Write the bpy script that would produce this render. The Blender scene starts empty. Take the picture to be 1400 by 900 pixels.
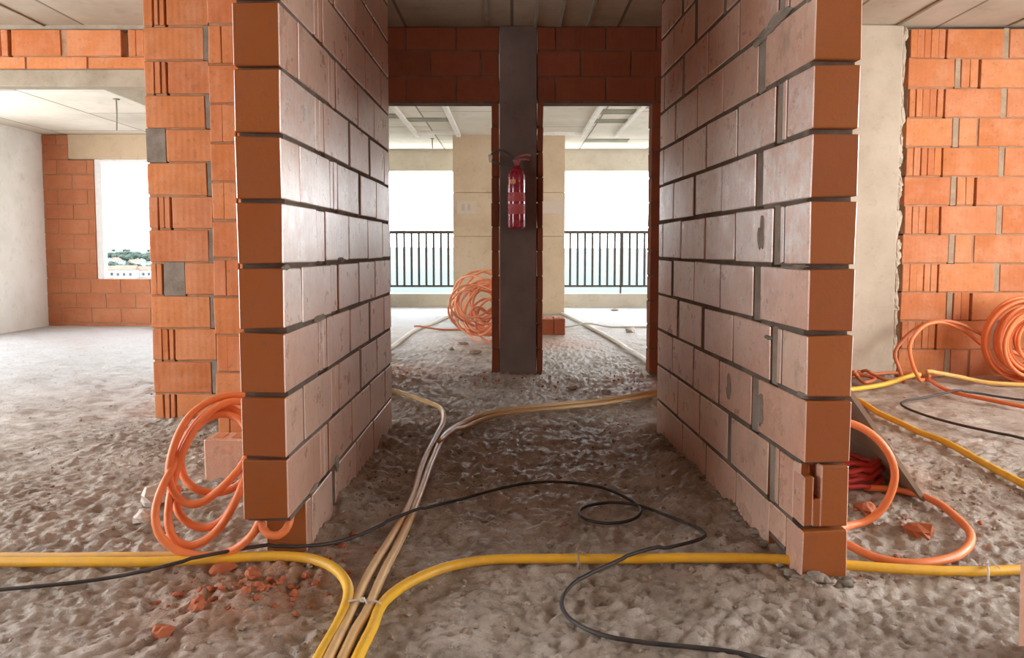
import bpy, math, random
from mathutils import Vector, Matrix, noise
random.seed(7)
sc = bpy.context.scene
COL = sc.collection
H, F, PX0, PY0 = 1.046, 1000.0, 700.0, 402.0
TH = math.atan(0.0617)
CT, ST = math.cos(TH), math.sin(TH)
CEIL = 2.82

# ------------------------------------------------------------------ camera geometry
def ray(px, py):
    a, b = (px - PX0) / F, (py - PY0) / F
    return a, CT - b * ST, -ST - b * CT
def at(px, py, Y):
    x, y, z = ray(px, py); t = Y / y
    return Vector((x * t, Y, H + z * t))
def fl(px, py, z=0.0):
    x, y, zz = ray(px, py); t = (z - H) / zz
    return Vector((x * t, y * t, z))

# ------------------------------------------------------------------ floor relief
STUB_R = ((0.885, 2.18), (0.825, 4.12))     # corridor faces of the two stub walls
STUB_L = ((-0.70, 2.24), (-0.69, 4.15))
def seg_d(x, y, a, b):
    ax, ay = a; bx, by = b
    dx, dy = bx - ax, by - ay
    t = max(0, min(1, ((x - ax) * dx + (y - ay) * dy) / (dx * dx + dy * dy)))
    return math.hypot(x - ax - t * dx, y - ay - t * dy)
BUMPS = []
def h(x, y):
    k = 1.0 if y < 6.5 else max(0.12, 1.0 - (y - 6.5) / 3.2)
    v = Vector((x, y, 0.3))
    a = noise.noise(v * 1.7) * 0.014
    p2 = Vector((x * 5.5 + 3, y * 7.5, 1.0))
    b = noise.noise(p2) * 0.016
    c = abs(noise.noise(Vector((x * 13, y * 17, 4.2))))
    d = noise.noise(Vector((x * 31, y * 37, 8.0)))
    m = 0.5 + 0.5 * noise.noise(Vector((x * 1.3 + 9, y * 1.3, 2)))
    c2 = abs(noise.noise(Vector((x * 24 + 5, y * 27, 1.7))))
    z = a + b * .9 + (0.35 + m) * (0.024 * (0.4 - c) + 0.022 * (c2 - 0.3) + 0.009 * d)
    if y < 7:
        z += 0.0055 * noise.noise(Vector((x * 62, y * 66, 3.0)))
    e = min(seg_d(x, y, *STUB_R), seg_d(x, y, *STUB_L))
    if e < 0.5:
        z += math.exp(-(e / 0.16) ** 2) * (0.022 + 0.028 * noise.noise(Vector((x * 8, y * 8, 6))) + 0.012 * d)
    for bx, by, br, bh in BUMPS:
        q = (x - bx) ** 2 + (y - by) ** 2
        if q < 6 * br * br:
            z += bh * math.exp(-q / (br * br)) * (0.6 + 0.8 * abs(noise.noise(Vector((x * 16, y * 16, 2)))))
    return z * k
for px, py, r_, b_ in ((320, 830, .14, .03), (400, 800, .08, .02), (230, 690, .08, .03), (935, 700, .2, .03),
                       (990, 760, .15, .03), (1110, 815, .1, .03), (900, 545, .3, .03), (560, 515, .35, .03),
                       (700, 515, .3, .03), (1240, 650, .12, .03), (1240, 730, .1, .03), (270, 575, .25, .03),
                       (460, 700, .18, .03), (870, 650, .12, .02)):
    q = fl(px, py); BUMPS.append((q.x, q.y, r_, b_))

# ------------------------------------------------------------------ mesh builder
class MB:
    def __init__(self):
        self.v, self.f, self.m, self.s, self.uv = [], [], [], [], {}
    def add(self, vs, fs, mat=0, smooth=False):
        o = len(self.v); self.v += [tuple(p) for p in vs]
        for i, f in enumerate(fs):
            self.f.append([o + k for k in f])
            self.m.append(mat[i] if isinstance(mat, (list, tuple)) else mat)
            self.s.append(smooth)
    def box(self, lo, hi, mat=0):
        x0, y0, z0 = lo; x1, y1, z1 = hi
        vs = [(x0,y0,z0),(x1,y0,z0),(x1,y1,z0),(x0,y1,z0),(x0,y0,z1),(x1,y0,z1),(x1,y1,z1),(x0,y1,z1)]
        self.add(vs, [(0,3,2,1),(4,5,6,7),(0,1,5,4),(1,2,6,5),(2,3,7,6),(3,0,4,7)], mat)
    def cbox(self, lo, hi, c=0.004, mx=0, my=0, jit=0.0):
        """box with chamfered edges; mx for end and bed faces, my for the faces across y"""
        d = [hi[i] - lo[i] for i in range(3)]
        c = min(c, min(d) * 0.3)
        J = lambda: random.uniform(-jit, jit)
        vs, idx = [], {}
        for sx in (0, 1):
            for sy in (0, 1):
                for sz in (0, 1):
                    P = [(lo, hi)[s][i] for i, s in enumerate((sx, sy, sz))]
                    q = [(1, -1)[s] * c for s in (sx, sy, sz)]
                    j = (J(), J() * .4, J())
                    P = [P[i] + j[i] for i in range(3)]
                    for ax in range(3):
                        p = [P[i] + (0 if i == ax else q[i]) for i in range(3)]
                        idx[(sx, sy, sz, ax)] = len(vs); vs.append(p)
        fs, ms = [], []
        for s in (0, 1):
            for ax, mat in ((0, mx), (1, my), (2, mx)):
                o = [k for k in range(3) if k != ax]
                ring = []
                for a, b in ((0, 0), (1, 0), (1, 1), (0, 1)):
                    key = [0, 0, 0]; key[ax] = s; key[o[0]] = a; key[o[1]] = b
                    ring.append(idx[(*key, ax)])
                fs.append(ring); ms.append(mat)
        for ax in range(3):
            o = [k for k in range(3) if k != ax]
            for a in (0, 1):
                for b in (0, 1):
                    k0 = [0, 0, 0]; k0[o[0]] = a; k0[o[1]] = b
                    k1 = list(k0); k1[ax] = 1
                    fs.append([idx[(*k0, o[0])], idx[(*k1, o[0])], idx[(*k1, o[1])], idx[(*k0, o[1])]]); ms.append(mx if ax == 1 else my)
        for sx in (0, 1):
            for sy in (0, 1):
                for sz in (0, 1):
                    fs.append([idx[(sx, sy, sz, a)] for a in range(3)]); ms.append(my)
        ctr = Vector([(lo[i] + hi[i]) / 2 for i in range(3)])
        out = []
        for f in fs:
            a, b, cc = (Vector(vs[k]) for k in f[:3])
            n = (b - a).cross(cc - a); mid = sum((Vector(vs[k]) for k in f), Vector()) / len(f)
            out.append(f if n.dot(mid - ctr) > 0 else f[::-1])
        self.add(vs, out, ms)
    def tube(self, pts, r, n=10, mat=0, closed=False, flat=1.0):
        pts = [Vector(p) for p in pts]; N = len(pts)
        if N < 2: return
        rr = r if callable(r) else (lambda t: r)
        T = []
        for i in range(N):
            a = pts[(i - 1) % N] if closed or i > 0 else pts[i]
            b = pts[(i + 1) % N] if closed or i < N - 1 else pts[i]
            t = (b - a); T.append(t.normalized() if t.length > 1e-9 else Vector((1, 0, 0)))
        up = Vector((0, 0, 1)) if abs(T[0].z) < 0.9 else Vector((1, 0, 0))
        u = (up - T[0] * up.dot(T[0])).normalized()
        vs = []
        for i in range(N):
            u = (u - T[i] * u.dot(T[i]))
            u = u.normalized() if u.length > 1e-6 else T[i].orthogonal().normalized()
            w = T[i].cross(u); R = rr(i / (N - 1))
            for k in range(n):
                a = 2 * math.pi * k / n
                vs.append(pts[i] + u * math.cos(a) * R * flat + w * math.sin(a) * R)
        fs = []
        for i in range(N if closed else N - 1):
            j = (i + 1) % N
            for k in range(n):
                l = (k + 1) % n
                fs.append((i * n + k, i * n + l, j * n + l, j * n + k))
        if not closed:
            fs.append(tuple(range(n))[::-1]); fs.append(tuple((N - 1) * n + k for k in range(n)))
        self.add(vs, fs, mat, True)
    def lathe(self, prof, n=28, c=(0, 0, 0), mat=0, smooth=True):
        vs, fs = [], []
        for r, z in prof:
            for k in range(n):
                a = 2 * math.pi * k / n
                vs.append((c[0] + r * math.cos(a), c[1] + r * math.sin(a), c[2] + z))
        for i in range(len(prof) - 1):
            for k in range(n):
                l = (k + 1) % n
                fs.append((i * n + k, i * n + l, (i + 1) * n + l, (i + 1) * n + k))
        fs.append(tuple(range(n))[::-1]); fs.append(tuple((len(prof) - 1) * n + k for k in range(n)))
        self.add(vs, fs, mat, smooth)
    def lump(self, c, s, seed=0, n=7, rough=0.35, mat=0, smooth=False, rot=0.0):
        vs, fs = [], []
        cz, sz = math.cos(rot), math.sin(rot)
        def P(th, ph):
            d = Vector((math.sin(th) * math.cos(ph), math.sin(th) * math.sin(ph), math.cos(th)))
            k = 1 + rough * noise.noise(d * 1.6 + Vector((seed * 3.1, seed * 1.7, seed)))
            x, y, z = d.x * s[0] * k, d.y * s[1] * k, d.z * s[2] * k
            return (c[0] + x * cz - y * sz, c[1] + x * sz + y * cz, c[2] + z)
        vs.append(P(0, 0))
        R = max(3, n // 2 + 1)
        for i in range(1, R):
            for k in range(n): vs.append(P(math.pi * i / R, 2 * math.pi * (k + .5 * (i % 2)) / n))
        vs.append(P(math.pi, 0))
        for k in range(n):
            fs.append((0, 1 + k, 1 + (k + 1) % n))
            for i in range(R - 2):
                a, b = 1 + i * n + k, 1 + i * n + (k + 1) % n
                fs.append((a, a + n, b + n, b))
            fs.append((1 + (R - 2) * n + (k + 1) % n, 1 + (R - 2) * n + k, len(vs) - 1))
        self.add(vs, fs, mat, smooth)
    def build(self, name, mats, parent=None, loc=None, rz=0.0):
        me = bpy.data.meshes.new(name)
        me.from_pydata(self.v, [], self.f)
        for m in (mats if isinstance(mats, (list, tuple)) else [mats]): me.materials.append(m)
        me.polygons.foreach_set('material_index', self.m)
        me.polygons.foreach_set('use_smooth', self.s)
        me.update()
        o = bpy.data.objects.new(name, me); COL.objects.link(o)
        if parent: o.parent = parent
        if loc is not None: o.location = loc
        if rz: o.rotation_euler.z = rz
        return o
def tag(o, label, cat, group=None, kind=None):
    o['label'] = label; o['category'] = cat
    if group: o['group'] = group
    if kind: o['kind'] = kind
    return o
def empty(name, loc, label, cat, group=None, rz=0.0):
    o = bpy.data.objects.new(name, None); COL.objects.link(o)
    o.location = loc; o.rotation_euler.z = rz; o.empty_display_size = .1
    return tag(o, label, cat, group)
def struct(o, label, cat='wall'):
    return tag(o, label, cat, kind='structure')
def copy_tree(o, parent=None):
    c = o.copy(); COL.objects.link(c)
    if parent: c.parent = parent
    for ch in list(o.children): copy_tree(ch, c)
    return c

# ------------------------------------------------------------------ materials
def mat(name):
    m = bpy.data.materials.new(name); m.use_nodes = True
    nt = m.node_tree; nt.nodes.clear()
    out = nt.nodes.new('ShaderNodeOutputMaterial'); b = nt.nodes.new('ShaderNodeBsdfPrincipled')
    nt.links.new(b.outputs[0], out.inputs[0])
    return m, nt, b
class NT:
    def __init__(s, nt): s.nt = nt; s.co = nt.nodes.new('ShaderNodeTexCoord')
    def n(s, t, **kw):
        x = s.nt.nodes.new(t)
        for k, v in kw.items():
            if k in x.inputs.keys(): x.inputs[k].default_value = v
            else: setattr(x, k, v)
        return x
    def l(s, a, b): s.nt.links.new(a, b)
    def noise(s, scale, detail=4, rough=.6, vec=None, stretch=None):
        x = s.n('ShaderNodeTexNoise'); x.inputs['Scale'].default_value = scale
        x.inputs['Detail'].default_value = detail; x.inputs['Roughness'].default_value = rough
        v = vec or s.co.outputs['Object']
        if stretch:
            mp = s.n('ShaderNodeMapping'); mp.inputs['Scale'].default_value = stretch; s.l(v, mp.inputs[0]); v = mp.outputs[0]
        s.l(v, x.inputs['Vector']); return x.outputs['Fac']
    def ramp(s, fac, stops):
        r = s.n('ShaderNodeValToRGB'); e = r.color_ramp.elements
        while len(e) < len(stops): e.new(0.5)
        for el, (p, c) in zip(e, stops):
            el.position = p; el.color = (*c, 1) if len(c) == 3 else c
        s.l(fac, r.inputs[0]); return r.outputs[0]
    def mix(s, f, a, b, mode='MIX'):
        x = s.n('ShaderNodeMix', data_type='RGBA', blend_type=mode)
        for sock, val in ((x.inputs[0], f), (x.inputs[6], a), (x.inputs[7], b)):
            if hasattr(val, 'is_output'): s.l(val, sock)
            else: sock.default_value = val if not isinstance(val, tuple) else ((*val, 1) if len(val) == 3 else val)
        return x.outputs[2]
    def math(s, op, a, b=0.0):
        x = s.n('ShaderNodeMath', operation=op)
        for sock, val in ((x.inputs[0], a), (x.inputs[1], b)):
            if hasattr(val, 'is_output'): s.l(val, sock)
            else: sock.default_value = val
        return x.outputs[0]
    def bump(s, hgt, strength=.5, dist=.01, prev=None):
        x = s.n('ShaderNodeBump'); x.inputs['Strength'].default_value = strength; x.inputs['Distance'].default_value = dist
        s.l(hgt, x.inputs['Height'])
        if prev: s.l(prev, x.inputs['Normal'])
        return x.outputs[0]
G = lambda v: (v, v, v)
def clay(name, cols, dust=None, rough=.75, spec=.35, grooves=.12, pale=0.0):
    m, nt, b = mat(name); t = NT(nt)
    geo = t.n('ShaderNodeNewGeometry')
    base = t.ramp(geo.outputs['Random Per Island'], [(i / (len(cols) - 1), c) for i, c in enumerate(cols)])
    n1 = t.noise(9, 5, .65)
    base = t.mix(t.math('MULTIPLY', t.ramp(n1, [(.35, G(0)), (.7, G(1))]), .35), base, (.30, .12, .055))
    n3 = t.noise(60, 3, .7)
    if dust:
        n2 = t.noise(3.2, 6, .7)
        isl = t.math('FRACT', t.math('MULTIPLY', geo.outputs['Random Per Island'], 17.31))
        f = t.math('ADD', t.math('MULTIPLY', isl, .45), n2)
        base = t.mix(t.ramp(f, [(.40, G(.3)), (.9, G(.95))]), base, dust)
        sp = t.ramp(t.noise(34, 5, .8), [(.57, G(0)), (.68, G(.85))])
        base = t.mix(sp, base, (.68, .61, .56))
        st = t.ramp(t.noise(7, 8, .8, stretch=(1.6, 1, .7)), [(.54, G(0)), (.68, G(.65))])
        base = t.mix(st, base, (.22, .145, .11))
        # window sheen painted into the block colour at mid height, with some lime
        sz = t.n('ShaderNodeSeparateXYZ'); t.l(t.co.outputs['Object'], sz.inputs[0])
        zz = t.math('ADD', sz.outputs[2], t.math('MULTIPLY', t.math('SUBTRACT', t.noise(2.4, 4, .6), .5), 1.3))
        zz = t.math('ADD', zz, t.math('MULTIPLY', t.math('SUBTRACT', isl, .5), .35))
        sheen_lime = t.ramp(t.math('MULTIPLY', zz, .5), [(.38, G(0)), (.50, G(1)), (.68, G(1)), (.82, G(0))])
        sheen_lime = t.math('MULTIPLY', sheen_lime, t.ramp(t.noise(17, 7, .8), [(.40, G(.15)), (.58, G(.72))]))
        base = t.mix(sheen_lime, base, (.74, .70, .68))
        ch = t.ramp(t.noise(95, 3, .8), [(.66, G(0)), (.72, G(.8))])
        base = t.mix(ch, base, (.14, .085, .06))
    if not dust:
        pl = t.ramp(t.noise(2.6, 7, .7), [(.46, G(0)), (.66, G(.55))])
        base = t.mix(t.math('MULTIPLY', pl, pale), base, (.66, .34, .20))
    dk = t.ramp(t.noise(22, 6, .75), [(.28, G(.55)), (.45, G(0))])
    base = t.mix(dk, base, (.16, .085, .05))
    t.l(base, b.inputs['Base Color'])
    t.l(t.ramp(n1, [(.3, G(rough - .14)), (.7, G(rough + .1))]), b.inputs['Roughness'])
    b.inputs['Specular IOR Level'].default_value = spec
    if dust:
        b.inputs['Coat Weight'].default_value = .55; b.inputs['Coat Roughness'].default_value = .30
    w = t.n('ShaderNodeTexWave', wave_type='BANDS', bands_direction='X')
    w.inputs['Scale'].default_value = 8.5; w.inputs['Distortion'].default_value = .6; w.inputs['Detail Scale'].default_value = 1.5
    mp = t.n('ShaderNodeMapping'); t.l(t.co.outputs['Object'], mp.inputs[0]); mp.inputs['Scale'].default_value = (1, 1, .15)
    ad = t.n('ShaderNodeVectorMath', operation='ADD'); t.l(mp.outputs[0], ad.inputs[0])
    t.l(mp.outputs[0], w.inputs['Vector'])
    nb = t.bump(w.outputs['Fac'], grooves, .004)
    nb = t.bump(n1, .25, .006, nb); nb = t.bump(n3, .35, .0025, nb)
    t.l(nb, b.inputs['Normal'])
    return m
def concrete(name, c0, c1, c2, rough=.8, scale=2.0, bump=.4, boards=None):
    m, nt, b = mat(name); t = NT(nt)
    n1 = t.noise(scale, 8, .65); n2 = t.noise(scale * 7, 6, .7)
    base = t.ramp(n1, [(.3, c0), (.5, c1), (.72, c2)])
    base = t.mix(t.math('MULTIPLY', t.ramp(n2, [(.55, G(0)), (.75, G(1))]), .35), base, tuple(x * .55 for x in c0))
    nb = None
    if boards:
        br = t.n('ShaderNodeTexBrick'); br.offset = .5
        br.inputs['Scale'].default_value = 1.0; br.inputs['Mortar Size'].default_value = .012
        br.inputs['Brick Width'].default_value = boards[0]; br.inputs['Row Height'].default_value = boards[1]
        mp = t.n('ShaderNodeMapping'); mp.inputs['Rotation'].default_value = (0, 0, math.radians(90))
        t.l(t.co.outputs['Object'], mp.inputs[0]); t.l(mp.outputs[0], br.inputs['Vector'])
        br.inputs['Color1'].default_value = (1, 1, 1, 1); br.inputs['Color2'].default_value = (.86, .86, .84, 1); br.inputs['Mortar'].default_value = (.4, .38, .35, 1)
        base = t.mix(1.0, base, br.outputs['Color'], 'MULTIPLY')
        nb = t.bump(br.outputs['Fac'], .6, -.01)
    t.l(base, b.inputs['Base Color']); b.inputs['Roughness'].default_value = rough
    b.inputs['Specular IOR Level'].default_value = .3
    nb = t.bump(n1, bump * .6, .01, nb); nb = t.bump(n2, bump, .004, nb)
    t.l(nb, b.inputs['Normal'])
    return m
def plastic(name, c, rough=.4, dirt=.35, dirt_c=(.28, .2, .14), rings=0.0, spec=.5, coat=0.0):
    m, nt, b = mat(name); t = NT(nt)
    n1 = t.noise(14, 5, .7)
    t.l(t.mix(t.math('MULTIPLY', t.ramp(n1, [(.42, G(0)), (.7, G(1))]), dirt), c, dirt_c), b.inputs['Base Color'])
    t.l(t.ramp(n1, [(.3, G(rough)), (.7, G(min(1, rough + .25)))]), b.inputs['Roughness'])
    b.inputs['Specular IOR Level'].default_value = spec; b.inputs['Coat Weight'].default_value = coat
    t.l(t.bump(t.noise(70, 3, .6), .15, .002), b.inputs['Normal'])
    return m
M = {}
M['clay'] = clay('fired_clay', [(.50, .155, .045), (.57, .20, .064), (.62, .235, .085), (.52, .165, .055), (.58, .22, .095)], rough=.8, pale=1.0)
M['clay_room'] = clay('room_clay', [(.42, .14, .06), (.48, .17, .075), (.44, .145, .065)], rough=.85, pale=.4)
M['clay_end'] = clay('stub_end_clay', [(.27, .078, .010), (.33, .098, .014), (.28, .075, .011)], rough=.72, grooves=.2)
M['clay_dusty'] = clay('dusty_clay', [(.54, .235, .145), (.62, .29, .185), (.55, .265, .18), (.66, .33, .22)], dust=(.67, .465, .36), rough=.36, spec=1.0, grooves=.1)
M['clay_back'] = clay('shaded_clay', [(.19, .045, .017), (.23, .058, .024), (.17, .042, .018)], rough=.85)  # same clay, with the shade on the back wall put into its colour
M['clay_red'] = clay('dark_red_clay', [(.36, .10, .045), (.42, .125, .055), (.33, .09, .04)], rough=.85)
M['mortar'] = concrete('mortar', (.17, .145, .12), (.24, .21, .175), (.32, .28, .24), .9, 9)
M['mortar_back'] = concrete('shaded_mortar', (.10, .055, .035), (.14, .08, .05), (.19, .12, .08), .9, 9)
M['mortar_dark'] = concrete('dark_mortar', (.085, .065, .05), (.13, .105, .085), (.21, .18, .15), .9, 7)
M['mortar_warm'] = concrete('clay_stained_mortar', (.26, .14, .075), (.36, .20, .115), (.42, .28, .18), .9, 9)
M['mortar_light'] = concrete('pale_mortar', (.27, .19, .12), (.36, .27, .185), (.44, .35, .25), .9, 9)
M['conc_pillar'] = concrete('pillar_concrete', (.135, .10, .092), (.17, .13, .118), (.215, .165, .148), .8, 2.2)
M['conc_col'] = concrete('column_concrete', (.38, .32, .24), (.47, .41, .32), (.55, .50, .41), .8, 1.6)
M['conc_far'] = concrete('far_column_concrete', (.47, .345, .225), (.55, .415, .28), (.60, .475, .34), .8, 1.8)
M['conc_white'] = concrete('pale_shear_wall', (.68, .68, .63), (.80, .80, .76), (.86, .87, .85), .6, 1.2)
M['conc_grey'] = concrete('lintel_concrete', (.25, .21, .155), (.34, .295, .225), (.42, .375, .30), .85, 3)
M['conc_beam'] = concrete('beam_concrete', (.46, .41, .32), (.56, .51, .42), (.64, .60, .51), .85, 1.5)
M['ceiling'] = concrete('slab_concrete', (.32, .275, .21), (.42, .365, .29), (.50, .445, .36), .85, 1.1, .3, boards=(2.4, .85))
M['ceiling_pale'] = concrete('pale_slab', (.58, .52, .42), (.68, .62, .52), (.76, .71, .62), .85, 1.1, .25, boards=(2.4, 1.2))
M['ridge'] = concrete('slab_ridge', (.66, .62, .54), (.76, .72, .65), (.82, .79, .72), .85, 5)
M['gap'] = concrete('slab_recess', (.22, .20, .15), (.28, .26, .2), (.36, .33, .26), .9, 5)
M['yellow'] = plastic('yellow_conduit', (.74, .42, .025), .36, .35, (.42, .26, .10))
M['yellow_old'] = plastic('dusty_yellow_conduit', (.72, .44, .12), .36, .5, (.45, .30, .15))
M['tan'] = plastic('tan_conduit', (.66, .43, .19), .30, .5, (.48, .34, .2), spec=.7)
M['orange'] = plastic('orange_conduit', (.78, .22, .07), .34, .3, (.55, .2, .09))
M['orange_dark'] = plastic('dull_orange_conduit', (.55, .17, .06), .45, .4, (.36, .14, .07))
M['orange_far'] = plastic('bright_orange_conduit', (.80, .31, .15), .45, .3, (.62, .27, .15))
M['red'] = plastic('red_conduit', (.45, .03, .02), .4, .3, (.3, .06, .04))
M['black'] = plastic('black_cable', (.025, .022, .022), .42, .5, (.10, .08, .065))
M['white_pipe'] = plastic('white_conduit', (.72, .68, .60), .4, .4, (.5, .42, .33))
M['tie'] = plastic('cable_tie', (.55, .52, .45), .5, .3)
M['ext_red'] = plastic('extinguisher_red', (.32, .008, .03), .14, .05, (.25, .02, .03), coat=1.0)
M['label_red'] = plastic('extinguisher_label', (.50, .075, .09), .4, .1)
M['label_tan'] = plastic('extinguisher_seal', (.70, .34, .14), .4, .1)
M['steel'] = plastic('dark_steel', (.05, .05, .055), .45, .3)
M['valve'] = plastic('valve_metal', (.38, .12, .13), .35, .2)
M['rail'] = plastic('rail_paint', (.06, .055, .05), .5, .2)
M['paper'] = plastic('paper', (.56, .46, .37), .8, .1)
M['ink'] = plastic('ink', (.47, .37, .28), .8, .1)
M['frame'] = plastic('window_frame', (.78, .78, .76), .45, .15)
M['stone'] = concrete('stone', (.45, .40, .35), (.58, .53, .48), (.72, .68, .63), .9, 12)
M['crumb'] = concrete('mortar_crumb', (.26, .21, .165), (.35, .29, .23), (.45, .38, .31), .9, 12)
M['board'] = concrete('plywood', (.22, .165, .12), (.28, .21, .155), (.34, .26, .20), .75, 4)

def floor_mat():
    m, nt, b = mat('muddy_concrete'); t = NT(nt)
    n0 = t.noise(.8, 5, .6); n1 = t.noise(3.5, 9, .72); n2 = t.noise(24, 8, .75); n3 = t.noise(90, 5, .7)
    grey = t.ramp(n1, [(.28, (.19, .14, .10)), (.43, (.34, .275, .215)), (.57, (.50, .435, .37)), (.72, (.66, .60, .53))])
    brown = t.ramp(n1, [(.3, (.20, .122, .074)), (.52, (.33, .215, .138)), (.75, (.46, .325, .23))])
    f = t.math('ADD', t.math('MULTIPLY', n0, .6), t.math('MULTIPLY', n2, .4))
    att = t.n('ShaderNodeAttribute', attribute_name='soil')
    sep = t.n('ShaderNodeSeparateColor'); t.l(att.outputs['Color'], sep.inputs[0])
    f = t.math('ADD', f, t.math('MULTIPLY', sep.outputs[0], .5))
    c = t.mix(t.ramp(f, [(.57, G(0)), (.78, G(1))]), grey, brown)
    fr = t.math('MULTIPLY', sep.outputs[1], t.ramp(n2, [(.3, G(.15)), (.62, G(1))]))
    c = t.mix(fr, c, (.46, .19, .085))
    sl = t.math('MULTIPLY', sep.outputs[2], t.ramp(n1, [(.3, G(.5)), (.6, G(1))]))
    c = t.mix(sl, c, (.50, .50, .505))
    dark = t.ramp(n2, [(.34, G(.7)), (.45, G(0))])
    c = t.mix(dark, c, (.10, .065, .045))
    t.l(c, b.inputs['Base Color'])
    t.l(t.ramp(n1, [(.3, G(.40)), (.7, G(.66))]), b.inputs['Roughness'])
    b.inputs['Specular IOR Level'].default_value = .6
    nb = t.bump(n1, .5, .015); nb = t.bump(n2, .9, .02, nb); nb = t.bump(n3, .6, .006, nb)
    t.l(nb, b.inputs['Normal'])
    return m
M['floor'] = floor_mat()
def terrain_mat():
    m, nt, b = mat('valley_ground'); t = NT(nt)
    n = t.noise(.004, 8, .65, stretch=(1, .35, 1)); n2 = t.noise(.03, 4, .6)
    c = t.ramp(n, [(.32, (.038, .052, .048)), (.47, (.052, .066, .056)), (.58, (.072, .082, .068)), (.75, (.115, .112, .096))])
    t.l(t.mix(t.math('MULTIPLY', n2, .4), c, (.045, .06, .053)), b.inputs['Base Color']); b.inputs['Roughness'].default_value = .95
    return m
M['terrain'] = terrain_mat()
M['leaf'] = concrete('tree_foliage', (.034, .05, .038), (.045, .062, .046), (.06, .078, .058), .9, .2, .0)
M['trunk'] = concrete('bark', (.08, .06, .045), (.11, .085, .06), (.14, .11, .08), .9, 1)
M['house'] = concrete('house_plaster', (.34, .32, .29), (.40, .38, .35), (.44, .42, .40), .8, .2, 0)
M['roof'] = concrete('house_roof', (.18, .09, .065), (.22, .11, .075), (.26, .14, .1), .8, .2, 0)
M['pane'] = plastic('dark_pane', (.04, .045, .05), .2, .1)

# ------------------------------------------------------------------ block walls
def wall(name, label, origin, rz, thick, courses, mats=('clay', 'clay', 'mortar'), inset=.006, smears=(), core_cap=None):
    """local x along the wall, y through it, z up. courses: list of (z0, z1, [(u0, u1, kind)])"""
    b = MB()
    for z0, z1, row in courses:
        for u0, u1, k in row:
            j = random.uniform(-1, 1) * min(.002, inset * .22)
            if k == 'b':
                b.cbox((u0, j, z0), (u1, thick + j, z1), .0032, 0, 1, .0028)
            elif k == 'm':                               # a joint stuffed with mortar
                km = len(mats) - 1
                b.cbox((u0 - .006, .003 + j, z0 - .008), (u1 + .006, thick - .003 + j, z1 + .008), .003, km, km, .003)
            elif k == 'r':                               # cut block, its ribs showing
                n = max(2, round((u1 - u0) / .062)); w = (u1 - u0) / n
                for i in range(n):
                    g = random.choice((.001, .002, .003, .008))
                    b.cbox((u0 + i * w + g, random.uniform(0, .004), z0), (u0 + (i + 1) * w, thick, z1), .003, 0, 1, .002)
                b.box((u0, .018, z0 - .012), (u1, thick - .018, z1), 2)
                b.box((u0, .012, z0 - .0115), (u1, thick - .012, z0 + .001), 2)
        solid = [r for r in row if r[2] in 'bm']
        if solid:                                        # bed and head joints
            segs = []
            for u0, u1, k in row:
                if k == 'b':
                    if segs and u0 - segs[-1][1] < .05: segs[-1][1] = u1
                    else: segs.append([u0, u1])
            for s0, s1 in segs:
                b.box((s0 + (.032 if s0 < .01 and inset < .003 else .006), inset + random.uniform(0, inset * .6), z0 - .016), (s1 - .006, thick - inset, z1 + .001), 2)
    for u, z, du, dz, face in smears:
        y = -.001 if face == 0 else thick + .001
        for i in range(5):
            b.lump((u + random.uniform(-.4, .4) * du, y, z + random.uniform(-.4, .4) * dz), (du * .5, .006, dz * .4), random.random() * 99, 9, .5, len(mats) - 1)
    o = b.build(name, [M[m] for m in mats], None, origin, rz)
    return struct(o, label)
def bond(L, n, z0=0.0, ch=.2, first=0, full=.39, half=.19, fill=0.0, jt=.011, rib=False, top=None, holes=()):
    """running bond courses; holes: (u0, u1, z0, z1) openings"""
    out = []
    for i in range(n):
        a, c = z0 + i * ch, z0 + (i + 1) * ch - jt
        if top and a > top - .02: break
        if top: c = min(c, top)
        row, u = [], 0.0
        if (i + first) % 2: seq = [(half, 'r' if rib else 'b')]
        else: seq = []
        k = 0
        while u < L - .01:
            w, t = seq.pop(0) if seq else (full, 'b')
            e = min(u + w, L)
            if L - e < .05: e = L
            row.append((u, e, t)); u = e + jt
            k += 1
            if fill and k % 2 and u < L - .2 and random.random() < .75:
                row.append((u - jt, u + fill - jt, 'm')); u += fill
        for (h0, h1, g0, g1) in holes:
            if a < g1 - .03 and c > g0 + .03:
                new = []
                for (u0, u1, t) in row:
                    if u1 <= h0 or u0 >= h1: new.append((u0, u1, t)); continue
                    if u0 < h0 - .03: new.append((u0, h0, t))
                    if u1 > h1 + .03: new.append((h1, u1, t))
                row = [((h1 if h1 < u0 < h1 + .06 else u0), (h0 if h0 - .06 < u1 < h0 else u1), t) for (u0, u1, t) in new]
        out.append((a, c, row))
    return out

# ---- stub wall with the corridor face at its left (the right-hand one in the photo)
def stub_courses(L, odd_full, n=14):
    out = []
    for i in range(n):
        z0, z1 = i * .2, min((i + 1) * .2 - .015, CEIL)
        if z0 > CEIL - .03: break
        row = []
        if (i % 2 == 1) == odd_full:
            row = [(0, .385, 'b')]; u = .385
            if odd_full: row.append((.397, .50, 'r')); u = .50
            else: row.append((.395, .445, 'm')); u = .445
        else:
            row = [(0, .185, 'b')]; u = .185
            if odd_full: pass
            else: row += [(.197, .225, 'b'), (.235, .27, 'm')]; u = .27
        k = 0
        while u < L - .03:
            u += random.uniform(.012, .02)
            e = min(u + random.uniform(.36, .39), L)
            if L - e < .08: e = L
            row.append((u, e, 'b')); u = e; k += 1
            if odd_full and (i % 2 == 0) and k == 1: row.append((u + .01, u + .115, 'r')); u += .115
            elif random.random() < .3 and u < L - .3: row.append((u, u + .03, 'm')); u += .03
        out.append([z0, z1, row])
    return out
LR = 1.94
cr = stub_courses(LR, False)
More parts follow.
